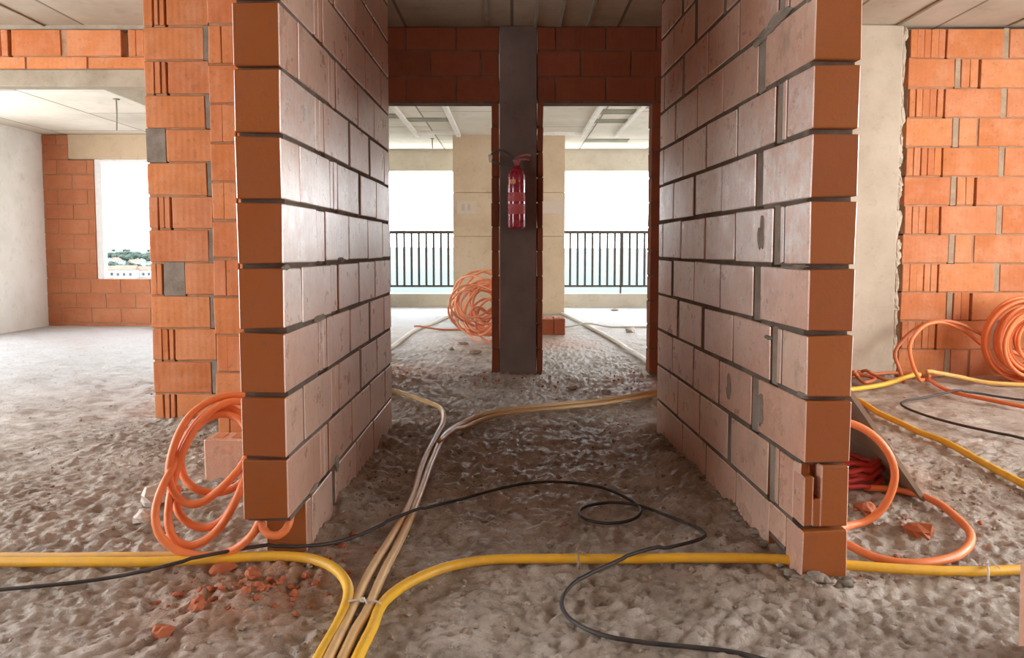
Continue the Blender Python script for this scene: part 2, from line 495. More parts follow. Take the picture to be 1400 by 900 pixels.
cr[0][2] = [(0, .12, 'b')] + [(.27, .60, 'b'), (.61, .99, 'b'), (1.0, 1.38, 'b'), (1.39, LR, 'b')]
cr[1][2] = [(.075, .385, 'b')] + [r for r in cr[1][2] if r[0] > .385] if cr[1][2][0][1] > .3 else [(.075, .185, 'b')] + cr[1][2][1:]
cr.insert(1, [.085, .188, [(.128, .262, 'b')]])
rzr = math.atan2(LR, -0.06)
# local +x runs away from the camera; local +y points to -X side, so the block body spans y in [-t, 0]
def place_wall(name, label, p, q, thick, courses, **kw):
    d = Vector((q[0] - p[0], q[1] - p[1])); rz = math.atan2(d.y, d.x)
    return wall(name, label, (p[0], p[1], 0), rz, thick, courses, **kw)
# right stub: local y must point to -X.. origin on its outer face so that y=thick is the corridor face
p0, p1 = Vector(STUB_R[0]), Vector(STUB_R[1]); dv = (p1 - p0).normalized(); nrm = Vector((-dv.y, dv.x))   # points to -X
pr = p0 - nrm * .14
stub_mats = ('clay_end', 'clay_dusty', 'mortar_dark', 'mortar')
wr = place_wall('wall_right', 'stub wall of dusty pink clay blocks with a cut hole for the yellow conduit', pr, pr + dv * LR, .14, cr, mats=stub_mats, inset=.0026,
           smears=[(.10, 1.99, .06, .07, 1), (.30, 1.80, .16, .035, 1), (.42, 1.78, .10, .03, 1), (.02, 1.79, .05, .02, 1), (.39, 1.1, .03, .08, 1),
                   (.36, .48, .03, .08, 1), (.70, .50, .03, .07, 1), (.05, .02, .10, .02, 1), (.02, .60, .06, .012, 1), (.1, .99, .12, .01, 1), (.3, .74, .05, .015, 1)])
# broken block end in the second course of that stub
bb = MB()
bb.cbox((0, 0, .2), (.078, .086, .388), .004, 0, 1, .002)
bb.cbox((0, .084, .2), (.078, .110, .285), .003, 0, 1, .002)
bb.cbox((0, .108, .2), (.078, .14, .356), .004, 0, 1, .003)
bb.cbox((.03, .108, .35), (.078, .14, .388), .004, 0, 1, .004)
bb.cbox((.055, .084, .28), (.078, .110, .388), .002, 0, 1, .002)
bb.build('broken_block', [M['clay_end'], M['clay_dusty']], wr)
LL = 1.91
cl = stub_courses(LL, True)
cl[0][2] = [(.20, .26, 'b'), (.272, .55, 'b'), (.60, .98, 'b'), (.99, 1.37, 'b'), (1.38, LL, 'b')]
p0, p1 = Vector(STUB_L[0]), Vector(STUB_L[1]); dv = (p1 - p0).normalized()
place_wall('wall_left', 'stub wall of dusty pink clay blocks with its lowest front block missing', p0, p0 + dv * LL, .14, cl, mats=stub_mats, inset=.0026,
           smears=[(.02, .99, .05, .015, 0), (.4, .80, .1, .02, 0), (.3, .21, .08, .02, 0), (.75, 1.0, .08, .015, 0), (.62, .2, .05, .05, 0)])

# ---- wall across the back with the two doorways
YB = 5.95
xb0, xb1 = -1.85, 2.70
holes = [(-1.07 - xb0, -.165 - xb0, -.1, 2.235), (.25 - xb0, 1.125 - xb0, -.1, 2.235), (-.105 - xb0, .205 - xb0, -.1, 3.2)]
cb = bond(xb1 - xb0, 15, 0.03, .2, 0, top=CEIL - .01, holes=holes)
place_wall('wall_back', 'block wall in painted shade with two doorways behind the corridor', (xb0, YB), (xb1, YB), .14, cb, mats=('clay_back', 'clay_back', 'mortar_back'))
b = MB()
b.cbox((-.10, YB - .012, -.03), (.20, YB + .30, CEIL), .008)
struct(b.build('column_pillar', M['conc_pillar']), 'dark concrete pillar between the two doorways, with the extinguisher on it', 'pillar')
# slender steel-free lintels above the doorways
for i, (a, c) in enumerate(((-1.2, -.11), (.21, 1.27))):
    b = MB(); b.cbox((a, YB + .012, 2.232), (c, YB + .128, 2.242), .003)
    struct(b.build('lintel', M['mortar']), 'thin mortar lintel over the doorway %s the dark pillar' % ('beside the coil behind' if i == 0 else 'beside the two red blocks behind'), 'lintel')

# ---- block wall on the right-hand room with its concrete column
YR = 5.93
rowsR = []
z = 0.0; i = 0; CH = .2335
while z < CEIL - .02:
    z1 = min(z + CH - .012, CEIL - .005)
    if CEIL - z < .12:
        row = [(.0, .05, 'b'), (.07, .13, 'b'), (.17, .24, 'b'), (.26, .37, 'b'), (.40, .50, 'b'), (.53, .68, 'b'), (.7, .9, 'b'), (.92, 1.2, 'b'), (1.22, 1.6, 'b'), (1.62, 2.2, 'b')]
    elif i % 2 == 0:
        row = [(.02, .39, 'b'), (.40, .435, 'm'), (.445, .58, 'r' if i % 4 else 'b'), (.60, 1.07, 'b'), (1.085, 1.55, 'b'), (1.565, 2.2, 'b')]
    else:
        row = [(.03, .31, 'r'), (.325, .77, 'b'), (.775, .81, 'm'), (.82, 1.3, 'b'), (1.315, 1.8, 'b'), (1.81, 2.2, 'b')]
    rowsR.append((z, z1, row)); z += CH; i += 1
place_wall('wall_side', 'bright orange clay block wall beside the pale concrete column', (3.14, YR), (5.34, YR), .14, rowsR, mats=('clay', 'clay', 'mortar_warm', 'mortar_light'))
b = MB(); b.cbox((2.66, YR - .03, -.03), (3.10, YR + .25, CEIL), .012, 0, 0, .004)
for k in range(46):
    b.lump((3.105 + random.uniform(-.012, .016), YR - .008, .05 + k * .06 + random.uniform(-.03, .03)), (random.uniform(.012, .032), .018, random.uniform(.03, .09)), k, 9, .6)
struct(b.build('column_side', M['conc_col']), 'pale grey concrete column at the edge of the orange block wall', 'column')

# ---- pier of the left-hand room, wall end beside it, header over the wide opening
rows = []
for i in range(15):
    z0, z1 = i * .2 - .03, min((i + 1) * .2 - .042, CEIL - .004)
    if z0 > CEIL - .03: break
    if i % 2 == 0: row = [(0, .055, 'b'), (.06, .125, 'r'), (.14, .385, 'b')]
    else: row = [(0, .355, 'b'), (.36, .39, 'm')]
    if i == 4: row = [(0, .07, 'r'), (.085, .20, 'm'), (.21, .385, 'b')]
    if i == 8: row = [(0, .11, 'm'), (.12, .385, 'b')]
    rows.append((z0, z1, row))
place_wall('wall_pier', 'orange clay block pier standing between the wide opening and the corridor', (-2.185, 4.42), (-1.79, 4.42), .2, rows, mats=('clay', 'clay', 'mortar_warm', 'mortar'))
rows = []
for i in range(15):
    z0, z1 = i * .2, min((i + 1) * .2 - .012, CEIL - .004)
    if z0 > CEIL - .03: break
    row = [(0, .70, 'b')] if i % 2 else [(0, .13, 'r'), (.14, .70, 'b')]
    rows.append((z0, z1, row))
place_wall('wall_return', 'narrow strip of orange block wall seen between pier and stub wall', (-1.56, 3.82), (-.86, 3.82), .14, rows, mats=('clay', 'clay', 'mortar_warm', 'mortar'))
b = MB(); b.cbox((-6.3, 5.9, 2.335), (-1.9, 6.05, 2.47), .01, 0, 0, .004)
struct(b.build('lintel', M['conc_grey']), 'grey concrete lintel spanning the wide opening to the windowed room', 'lintel')
rows = [(2.475, 2.565, [(.0 + k * .49, .475 + k * .49, 'b') for k in range(9)]),
        (2.577, 2.78, [(0, .40, 'b'), (.42, .9, 'b'), (.92, 1.4, 'r'), (1.45, 1.6, 'r'), (1.64, 1.9, 'r'), (1.94, 2.3, 'r'), (2.33, 2.72, 'b'), (2.77, 3.2, 'b'), (3.25, 3.7, 'r'), (3.75, 4.4, 'b')])]
place_wall('wall_header', 'two courses of orange blocks over the concrete lintel of the wide opening', (-6.3, 5.91), (-1.9, 5.91), .13, rows, mats=('clay', 'clay', 'mortar_warm', 'mortar'))
b = MB(); b.cbox((-6.3, 5.925, 2.785), (-1.9, 6.03, CEIL + .01), .006, 0, 0, .004)
struct(b.build('trim_1', M['conc_grey']), 'mortar packing between header blocks and ceiling slab', 'trim')

place_wall('wall_blocker_pier', 'unseen block wall added behind the pier to hold off side light', (-1.86, 4.63), (-1.86, 5.94), .14, bond(1.31, 14, 0, top=CEIL - .005), mats=('clay', 'clay', 'mortar'))  # added out of view to keep west light off the back wall
place_wall('wall_blocker_stub', 'unseen block wall added behind the stub wall with the hole to block side light', (1.74, 4.05), (1.74, 5.94), .14, bond(1.89, 14, 0, top=CEIL - .005), mats=('clay', 'clay', 'mortar'))  # unseen wall, added so the east opening does not light the back wall
# ---- windowed room beyond
YW = 9.9; WX0, WX1, WZ0, WZ1 = -5.62, -4.05, .60, 2.247
rows = bond(3.3, 15, -.153, .2, 0, top=2.57, holes=[(WX0 + 6.3, WX1 + 6.3, WZ0 + .06, 2.247), (.35, 2.4, WZ1, 2.6)])
place_wall('wall_window', 'reddish block wall around the far window opening', (-6.3, YW), (-3.0, YW), .14, rows, mats=('clay_room', 'clay_room', 'mortar_warm'))
b = MB(); b.cbox((-5.95, YW - .006, WZ1), (-3.9, YW + .146, 2.58), .01)
struct(b.build('lintel', M['conc_far']), 'plastered concrete lintel over the window', 'lintel')
b = MB()
fw = .09
b.cbox((WX0, YW + .02, WZ0), (WX0 + fw, YW + .12, WZ1), .005); b.cbox((WX1 - fw, YW + .02, WZ0), (WX1, YW + .12, WZ1), .005)
b.cbox((WX0 + fw, YW + .02, WZ0), (WX1 - fw, YW + .12, WZ0 + .035), .005); b.cbox((WX0 + fw, YW + .02, WZ1 - .03), (WX1 - fw, YW + .12, WZ1), .005)
struct(b.build('window_1', M['frame']), 'white window frame set in the reddish block wall', 'window')
b = MB(); b.cbox((-6.5, 8.3, -.05), (-6.3, YW + .14, 2.6), .02)
struct(b.build('wall_shear', M['conc_white']), 'pale smooth concrete wall beside the window wall', 'wall')
b = MB(); b.cbox((-6.5, 6.05, 2.58), (-3.93, YW + .14, CEIL + .12), .01)
struct(b.build('ceiling_1', M['ceiling_pale']), 'pale dropped ceiling slab of the windowed room', 'ceiling')
# ---- balcony room
b = MB()
for z0, z1 in ((-.02, 1.24), (1.243, 1.93), (1.933, CEIL + .02)):
    b.cbox((-.93, 11.6, z0), (.835, 12.0, z1), .007, 0, 0, .001)
struct(b.build('column_wide', M['conc_far']), 'wide beige concrete column in front of the balcony', 'column')
b = MB(); b.cbox((-3.2, 13.2, 2.43), (5.4, 13.4, CEIL + .05), .015)
struct(b.build('beam', M['conc_beam']), 'beige concrete beam over the balcony railing', 'beam')
b = MB(); b.cbox((-3.2, 13.1, -.05), (5.4, 13.32, .24), .015)
struct(b.build('trim_2', M['conc_beam']), 'low concrete kerb under the balcony railing', 'kerb')
def railing(x0, x1, posts, label):
    e = empty('balcony_railing', ((x0 + x1) / 2, 13.2, .24), label, 'railing', 'balcony railings on the kerb')
    def part(n, lo, hi):
        q = MB(); q.cbox(tuple(lo[k] - e.location[k] for k in range(3)), tuple(hi[k] - e.location[k] for k in range(3)), .003); q.build(n, M['rail'], e)
    part('top_rail', (x0, 13.17, 1.315), (x1, 13.23, 1.37)); part('bottom_rail', (x0, 13.18, .355), (x1, 13.22, .392))
    n = round((x1 - x0) / .134)
    for k in range(n + 1):
        x = x0 + (x1 - x0) * k / n
        part('baluster', (x - .0185, 13.18, .39), (x + .0185, 13.22, 1.33))
    for p in posts: part('post', (p - .014, 13.18, .24), (p + .014, 13.22, 1.336))
railing(-3.0, -.75, [-2.98, -.77], 'dark metal balcony railing beyond the doorway nearest the messy orange coil')
railing(.78, 5.2, [.80, 1.96, 3.38, 5.18], 'dark metal balcony railing beyond the doorway with the two red blocks')

# ---- slab ceilings
b = MB(); b.cbox((-6.6, -2.1, CEIL), (5.5, 6.09, CEIL + .15), .01)
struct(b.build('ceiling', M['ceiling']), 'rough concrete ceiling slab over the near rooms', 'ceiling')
b = MB(); b.cbox((-3.925, 6.092, CEIL + .001), (5.5, 13.5, CEIL + .15), .01)
for x in (-1.95, -1.47, -.83, .05, 1.1, 1.62, 2.2):
    b.cbox((x - .035, 6.15, CEIL - .035), (x + .035, 11.55, CEIL + .01), .006, 1, 1, .004)
for x0, x1, y in ((-1.44, -.86, 10.2), (-1.95, -1.5, 9.9), (1.13, 1.59, 9.6), (1.13, 1.59, 10.3), (1.65, 2.2, 9.2), (1.2, 1.9, 12.1)):
    b.cbox((x0, y - .16, CEIL - .012), (x1, y + .12, CEIL + .01), .004, 2, 2, .006)
for x0, x1, y in ((-1.44, -.86, 11.2), (.1, 1.07, 11.3), (-1.44, -.5, 8.9)):
    b.cbox((x0, y - .05, CEIL - .04), (x1, y + .05, CEIL + .01), .006, 1, 1, .006)
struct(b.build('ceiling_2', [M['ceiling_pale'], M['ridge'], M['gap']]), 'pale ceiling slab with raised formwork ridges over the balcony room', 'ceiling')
# dark open formwork seams on the near ceiling
b = MB()
for x in (-3.72, -1.2, -.19, .19, .38, .6, 3.05, 3.95):
    b.cbox((x - .012, 2.0, CEIL - .012), (x + .012, 5.94, CEIL + .01), .003, 0, 0, .003)
struct(b.build('trim_3', M['gap']), 'formwork seams left on the near ceiling', 'trim')

# ---- outer walls of the near rooms, out of the frame, with the openings that light them
def pierced(name, label, axis, pos, a0, a1, z1, op, m):
    """wall across an axis with one opening (a, b, z0, z1)"""
    b = MB(); oa, ob, o0, o1 = op
    def bx(s0, s1, t0, t1):
        if axis == 'x': b.cbox((pos, s0, t0), (pos + .16, s1, t1), .006)
        else: b.cbox((s0, pos, t0), (s1, pos + .16, t1), .006)
    bx(a0, oa, 0, z1); bx(ob, a1, 0, z1)
    if o0 > .02: bx(oa, ob, 0, o0)
    bx(oa, ob, o1, z1)
    struct(b.build(name, m), label)
pierced('wall_west', 'outer wall of the near room with a wide daylight opening', 'x', -6.46, -2.0, 6.05, CEIL, (-1.2, 5.2, .3, 2.55), M['clay_red'])
pierced('wall_outer', 'outer wall of the orange walled room with a wide daylight opening', 'x', 5.34, -2.0, 6.1, CEIL, (-1.2, 4.9, .5, 2.4), M['clay_red'])
b = MB(); b.cbox((-6.46, -2.16, 0), (5.5, -2.0, CEIL), .006)
struct(b.build('wall_front', M['clay_red']), 'wall behind the viewer')

pierced('wall_partition', 'partition wall with a wide opening between windowed room and balcony room', 'x', -2.92, 6.1, 13.2, CEIL, (6.5, 9.3, .02, 2.3), M['conc_white'])
pierced('wall_east', 'side wall of the balcony room with a wide opening', 'x', 5.2, 6.1, 13.2, CEIL, (6.5, 10.5, .3, 2.4), M['conc_white'])
# ------------------------------------------------------------------ floor
def grid_axis(spec):
    out = [spec[0][0]]
    for a, b_, s0, s1 in spec:
        p = a
        while p < b_ - 1e-6:
            k = (p - a) / (b_ - a); p = min(b_, p + s0 + (s1 - s0) * k); out.append(p)
    return out
xs = grid_axis([(-6.5, -2.2, .16, .02), (-2.2, 2.2, .0105, .0105), (2.2, 5.5, .02, .12)])
ys = grid_axis([(-2.1, 1.6, .3, .012), (1.6, 4.6, .0085, .022), (4.6, 13.3, .028, .09)])
fv = [(x, y, h(x, y)) for y in ys for x in xs]
nx = len(xs)
ff = [(j * nx + i, j * nx + i + 1, (j + 1) * nx + i + 1, (j + 1) * nx + i) for j in range(len(ys) - 1) for i in range(nx - 1)]
me = bpy.data.meshes.new('floor'); me.from_pydata(fv, [], ff); me.materials.append(M['floor'])
me.polygons.foreach_set('use_smooth', [True] * len(ff))
# soil type over the slab: R trodden brown mud along the walls, G brick dust where blocks were cut, B paler slab
att = me.color_attributes.new('soil', 'FLOAT_COLOR', 'POINT')
SP = [(fl(335, 815), .30), (fl(900, 525), .45), (fl(550, 512), .5), (fl(1190, 650), .25), (fl(760, 470), .5), (fl(120, 460), 1.2)]
vals = []
for x, y, z in fv:
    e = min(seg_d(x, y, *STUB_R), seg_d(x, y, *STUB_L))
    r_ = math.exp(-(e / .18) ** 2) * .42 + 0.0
    g_ = max(math.exp(-((x - p.x) ** 2 + (y - p.y) ** 2) / (s * s)) for p, s in SP)
    b_ = max(0, min(1, (y - 9.6) / .25)) * .85 if x > -3 else 0
    if x < -1.9: b_ = max(b_, .95 * max(0, min(1, (y - 3.6) / 2.2)))
    vals += [r_, g_, b_, 1]
att.data.foreach_set('color', vals)
fo = bpy.data.objects.new('floor', me); COL.objects.link(fo)
struct(fo, 'rough muddy grey concrete floor', 'floor')

# ------------------------------------------------------------------ cables and conduits
def spline(pts, step):
    P = [Vector(p) for p in pts]; n = len(P); out = []
    for i in range(n - 1):
        p0, p1, p2, p3 = P[max(i - 1, 0)], P[i], P[i + 1], P[min(i + 2, n - 1)]
        m = max(2, int((p2 - p1).length / step))
        for k in range(m):
            t = k / m
            # centripetal-ish Catmull-Rom
            out.append(0.5 * ((2 * p1) + (p2 - p0) * t + (2 * p0 - 5 * p1 + 4 * p2 - p3) * t * t + (3 * p1 - p0 - 3 * p2 + p3) * t ** 3))
    out.append(P[-1]); return out
REG = []
def track(pts, r, lift=0.0, step=.02, over=True):
    W = []
    for p in pts:
        if len(p) == 2:
            q = fl(p[0], p[1], r); W.append(Vector((q.x, q.y, 0, 1.0)))
        else:
            q = at(*p); W.append(Vector((q.x, q.y, q.z, 0.0)))
    S = spline(W, step)
    Z = [max(h(s[0], s[1]), h(s[0] + r, s[1]), h(s[0] - r, s[1]), h(s[0], s[1] - r)) for s in S]
    K = 9 if r > .011 else 5
    Zm = [max(Z[max(0, i - K):i + K + 1]) for i in range(len(Z))]
    Zm = [.55 * a_ + .45 * sum(Z[max(0, i - K):i + K + 1]) / len(Z[max(0, i - K):i + K + 1]) for i, a_ in enumerate(Zm)]
    Z2 = [sum(Zm[max(0, i - K):i + K + 1]) / len(Zm[max(0, i - K):i + K + 1]) for i in range(len(Z))]
    out, G_ = [], []
    for s, zz in zip(S, Z2):
        g = zz + r * .92 + lift
        if over:
            for x, y, z, R in REG:
                d2 = (s[0] - x) ** 2 + (s[1] - y) ** 2
                if d2 < (r + R + .02) ** 2 and z < g + .12: g = max(g, z + (r + R) * 1.04)
        G_.append(g)
    if over:
        n = len(G_)
        G2 = [max(G_[k] - abs(k - i) * step * .22 for k in range(max(0, i - 14), min(n, i + 15))) for i in range(n)]
        G_ = [max(sum(G2[max(0, i - 4):i + 5]) / len(G2[max(0, i - 4):i + 5]), G_[i]) for i in range(n)]
    if over and r < .011: G_ = [max(sum(G_[max(0, i - 7):i + 8]) / len(G_[max(0, i - 7):i + 8]), G_[i] - .001) for i in range(len(G_))]
    for s, g in zip(S, G_):
        w = max(0, min(1, s[3]))
        if w > .999:
            out.append(Vector((s[0], s[1], g))); continue
        p = Vector((s[0], s[1], w * g + (1 - w) * s[2])); c = Vector((0, 0, H)); t = 1.0
        while t > .9 and (c + (p - c) * t).z < h(*(c + (p - c) * t).xy) + r * .8: t -= .002
        out.append(c + (p - c) * t)
    REG.extend((p.x, p.y, p.z, r) for p in out if p.z < .3)
    return out
def cable(name, label, cat, pts, r, m, lift=0.0, group=None, n=10, over=True):
    b = MB(); b.tube(track(pts, r, lift, over=over), r, n)
    return tag(b.build(name, M[m]), label, cat, group)
RY = .0158
cable('yellow_conduit', 'yellow conduit from the side under the hanging orange hose into the tied bundle', 'conduit',
      [(-60, 769), (0, 771), (120, 775), (250, 776), (340, 775), (400, 776), (432, 780), (457, 790), (473, 806), (476, 825), (465, 855), (441, 897), (415, 950)], RY, 'yellow', over=False)
cable('yellow_conduit', 'thin yellow conduit running along the back of the yellow one below the orange hose', 'conduit',
      [(-60, 760), (0, 762), (120, 766), (240, 766.5), (310, 767), (350, 768)], .012, 'yellow_old', over=False)
cable('yellow_conduit', 'yellow conduit sweeping from the tied bundle through the hole in the stub wall', 'conduit',
      [(467, 955), (491, 899), (509, 862), (520, 834), (540, 813), (570, 795), (612, 779), (664, 770), (717, 768), (790, 768), (900, 772), (1000, 777), (1075, 781), (1155, 785), (1250, 786), (1330, 785), (1400, 781), (1470, 776)], RY, 'yellow', over=False)
cable('tan_conduit', 'tan conduit of the bundle that bends behind the stub wall with the missing block', 'conduit',
      [(424, 960), (453, 899), (472, 859), (489, 821), (510, 779), (540, 730), (563, 688), (578, 640), (597, 602), (606, 579), (601, 559), (571, 547), (538, 536), (500, 524)], .0148, 'tan', over=False)
cable('tan_conduit', 'tan conduit of the bundle that curves across to the stub wall with the hole', 'conduit',
      [(443, 960), (471, 899), (487, 865), (503, 838), (526, 783), (556, 723), (575, 678), (590, 637), (609, 600), (636, 580), (672, 567), (720, 560), (787, 553), (853, 547), (897, 542), (930, 538)], .0148, 'tan', over=False)
cable('tan_conduit', 'second tan conduit lying along the curving one behind the bundle fork', 'conduit',
      [(600, 618), (618, 602), (642, 586), (676, 573), (722, 566), (787, 559), (853, 553), (897, 548), (930, 544)], .0125, 'tan', .002)
cable('black_cable', 'thin black cable looping over the bundle and both yellow conduits', 'cable',
      [(-60, 812), (0, 809), (120, 801), (230, 791), (330, 777), (400, 767), (445, 757), (490, 742), (560, 715), (630, 688), (700, 668), (760, 662), (820, 669), (862, 688), (876, 704), (862, 716), (830, 720), (800, 714), (792, 703), (808, 695), (840, 692), (876, 698), (920, 718), (958, 738), (960, 749), (920, 764), (870, 776), (800, 796), (775, 812), (768, 832), (782, 853), (820, 873), (880, 885), (1000, 899), (1080, 920), (1200, 960)], .0062, 'black')
def tie(px, py, px2, py2, label, r=.0165, m='tie'):
    a, c = fl(px, py, .016), fl(px2, py2, .016); mid = (a + c) / 2
    d = (c - a); d.z = 0; L = d.length / 2; d.normalize()
    e = empty('cable_tie', (mid.x, mid.y, max([z for x, y, z, R in REG if R > .012 and math.hypot(x - mid.x, y - mid.y) < .03] or [h(mid.x, mid.y) + r])), label, 'cable tie', 'cable ties')
    q = MB(); ring = []
    for k in range(28):
        t = 2 * math.pi * k / 28
        ring.append(d * ((L + .003) * math.copysign(abs(math.cos(t)) ** .6, math.cos(t))) + Vector((0, 0, 1)) * ((r + .0035) * math.copysign(abs(math.sin(t)) ** .8, math.sin(t))))
    q.tube(ring, .0038, 6, closed=True); q.build('strap', M[m], e)
    q = MB(); q.cbox((-.006, -.007, r), (.006, .007, r + .011), .002); s = q.build('lock', M[m], e)
    q = MB(); q.tube([(0, 0, r + .007), (.01, -.015, r + .014), (.018, -.03, r + .006)], .002, 6); q.build('tail', M[m], e)
tie(472, 836, 520, 836, 'pale plastic tie holding the four conduits of the bundle', .018)
tie(1349, 776, 1351, 794, 'pale plastic tie on the yellow conduit near the tan floor', .018)
tie(789, 760, 791, 776, 'dark dusty tie around the yellow conduit in the corridor', .018, 'board')

# hanging orange hose beside the stub wall with the missing block
hose = [(342, 544, 2.66), (327, 541, 2.65), (308, 542, 2.63), (286, 549, 2.60), (263, 565, 2.56), (246, 590, 2.51), (235, 620, 2.47), (231, 648, 2.44), (236, 671, 2.42), (248, 685, 2.41), (264, 690, 2.40), (282, 684, 2.41), (302, 668, 2.42), (320, 650, 2.44), (334, 632, 2.47), (342, 610, 2.52),
        (338, 590, 2.56), (328, 575, 2.59), (312, 567, 2.60), (294, 568, 2.59), (275, 578, 2.57), (258, 596, 2.55), (248, 620, 2.53), (248, 642, 2.52), (256, 659, 2.51), (270, 670, 2.50), (290, 674, 2.50), (312, 671, 2.50), (332, 658, 2.51), (343, 634, 2.54), (343, 604, 2.58), (332, 573, 2.62), (314, 557, 2.63),
        (292, 560, 2.61), (272, 574, 2.58), (254, 600, 2.53), (240, 632, 2.47), (226, 658, 2.41), (216, 682, 2.37), (212, 704, 2.345), (216, 727, 2.33), (229, 744, 2.325), (251, 756, 2.32), (280, 761, 2.32), (308, 757, 2.32), (332, 744, 2.32), (348, 727, 2.315), (356, 711, 2.31),
        (359, 722, 2.31), (368, 731, 2.30), (381, 732, 2.30), (391, 724, 2.31), (396, 713, 2.32), (397, 704, 2.35)]
cable('orange_hose', 'orange hose hanging in loops against the stub wall with the missing block', 'hose', hose, .0133, 'orange')
hose2 = [(343, 622, 2.50), (336, 648, 2.45), (328, 672, 2.41), (316, 697, 2.385), (300, 722, 2.37), (282, 738, 2.36), (264, 746, 2.355), (248, 744, 2.355), (236, 734, 2.36), (230, 715, 2.375), (231, 690, 2.40), (238, 655, 2.45), (250, 618, 2.49), (268, 585, 2.54), (292, 560, 2.58), (318, 549, 2.61), (343, 552, 2.63)]
cable('orange_hose', 'orange hose loop that crosses inside the hanging loops and almost reaches the floor', 'hose', hose2, .0133, 'orange')
hose3 = [(243, 665, 2.47), (240, 686, 2.44), (246, 704, 2.42), (260, 717, 2.41), (278, 722, 2.40), (296, 717, 2.40), (312, 702, 2.41), (322, 682, 2.44)]
cable('orange_hose', 'small lower bend of orange hose inside the hanging loops', 'hose', hose3, .0133, 'orange')

# orange hose loops on the other side, by the leaning board
cable('orange_hose', 'upright loop of orange hose in front of the leaning board', 'hose',
      [(1120, 735, 2.60), (1140, 727, 2.64), (1160, 719, 2.68), (1184, 713, 2.70), (1206, 696, 2.70), (1220, 669, 2.70), (1223, 643, 2.70), (1213, 617, 2.70), (1192, 594, 2.72), (1166, 580, 2.74), (1130, 572, 2.76)], .0145, 'orange')
cable('orange_hose', 'orange hose loop lying on the floor before the leaning board', 'hose',
      [(1180, 668), (1223, 671), (1259, 679), (1286, 692), (1307, 710), (1325, 730), (1326, 748), (1307, 764), (1267, 772), (1230, 771), (1192, 764), (1158, 752), (1120, 740)], .0145, 'orange')
b = MB(); pts = []
c0 = fl(1160, 672)
for k in range(120):
    a = k / 24 * 2 * math.pi; R = .17 + .012 * math.sin(k * .37)
    x, y = c0.x + R * math.cos(a), c0.y + .1 + R * .7 * math.sin(a)
    pts.append((x, y, h(x, y) + .014 + .022 * (k / 24) + .006 * math.sin(k * .9)))
b.tube(pts, .0125, 8)
tag(b.build('red_hose_coil', M['red']), 'dark red hose coil lying under the leaning board', 'hose coil')
# board leaning on the stub wall
b = MB()
C = fl(1262, 687); z0 = h(C.x, C.y) + .004
up = Vector((1.045 - C.x, 0, .92)); L = up.length; up.normalize(); nn = Vector((up.z, 0, -up.x))
vs = []
for y in (C.y, C.y + .62):
    for s in (0, L):
        for t_ in (0, .018):
            p = Vector((C.x, y, z0)) + up * s + nn * t_; vs.append(p)
b.add(vs, [(0, 1, 3, 2), (4, 6, 7, 5), (0, 2, 6, 4), (1, 5, 7, 3), (0, 4, 5, 1), (2, 3, 7, 6)])
tag(b.build('plywood_board', M['board']), 'brown plywood board leaning against the stub wall above the red coil', 'board')

# room with the orange wall: conduits on the floor and the tied coil
cable('orange_cable', 'dull orange cable arching from the column foot to the tied coil', 'cable',
      [(1236, 522, 5.6), (1229, 503, 5.6), (1224, 482, 5.65), (1240, 459, 5.7), (1264, 443, 5.72), (1287, 439, 5.72), (1310, 442, 5.72), (1330, 451, 5.70), (1350, 461, 5.68)], .014, 'orange_dark')
cable('orange_cable', 'bright orange cable arching from the wall and then running out over the floor', 'cable',
      [(1340, 470, 5.80), (1318, 452, 5.76), (1290, 441, 5.72), (1267, 444, 5.68), (1251, 458, 5.62), (1244, 474, 5.56), (1246, 493, 5.46), (1254, 513, 5.36), (1266, 523), (1287, 535), (1310, 543), (1345, 551), (1400, 562), (1450, 570)], .014, 'orange', .01)
cable('orange_cable', 'orange cable lying in a flat loop at the foot of the column', 'cable',
      [(1160, 520), (1180, 517), (1205, 515), (1232, 514), (1256, 517), (1270, 525)], .013, 'orange_dark', .004)
cable('orange_cable', 'coiled end of orange cable poking out beside the stub wall edge', 'cable',
      [(1215, 526), (1195, 520), (1176, 514), (1168, 508, 5.45), (1162, 515), (1180, 527), (1196, 523), (1172, 519)], .013, 'orange_dark', .012)
cable('yellow_conduit', 'short yellow conduit lying at the column foot', 'conduit',
      [(1130, 538), (1168, 534), (1200, 530), (1232, 527), (1257, 525)], .018, 'yellow')
cable('yellow_conduit', 'yellow conduit running along the foot of the orange wall', 'conduit',
      [(1266, 523), (1321, 524), (1370, 527), (1430, 530)], .017, 'yellow_old')
cable('yellow_conduit', 'long yellow conduit slanting over the floor beside the leaning board', 'conduit',
      [(1150, 540), (1178, 553), (1200, 567), (1231, 580), (1256, 592), (1292, 606), (1348, 636), (1400, 664), (1460, 695)], .0175, 'yellow')
cable('black_cable', 'thin black cable doubling back on the floor of the orange walled room', 'cable',
      [(1460, 556), (1400, 551), (1345, 545), (1309, 544), (1272, 547), (1243, 551), (1232, 556), (1240, 563), (1267, 573), (1309, 584), (1400, 605), (1460, 618)], .008, 'black', .012)
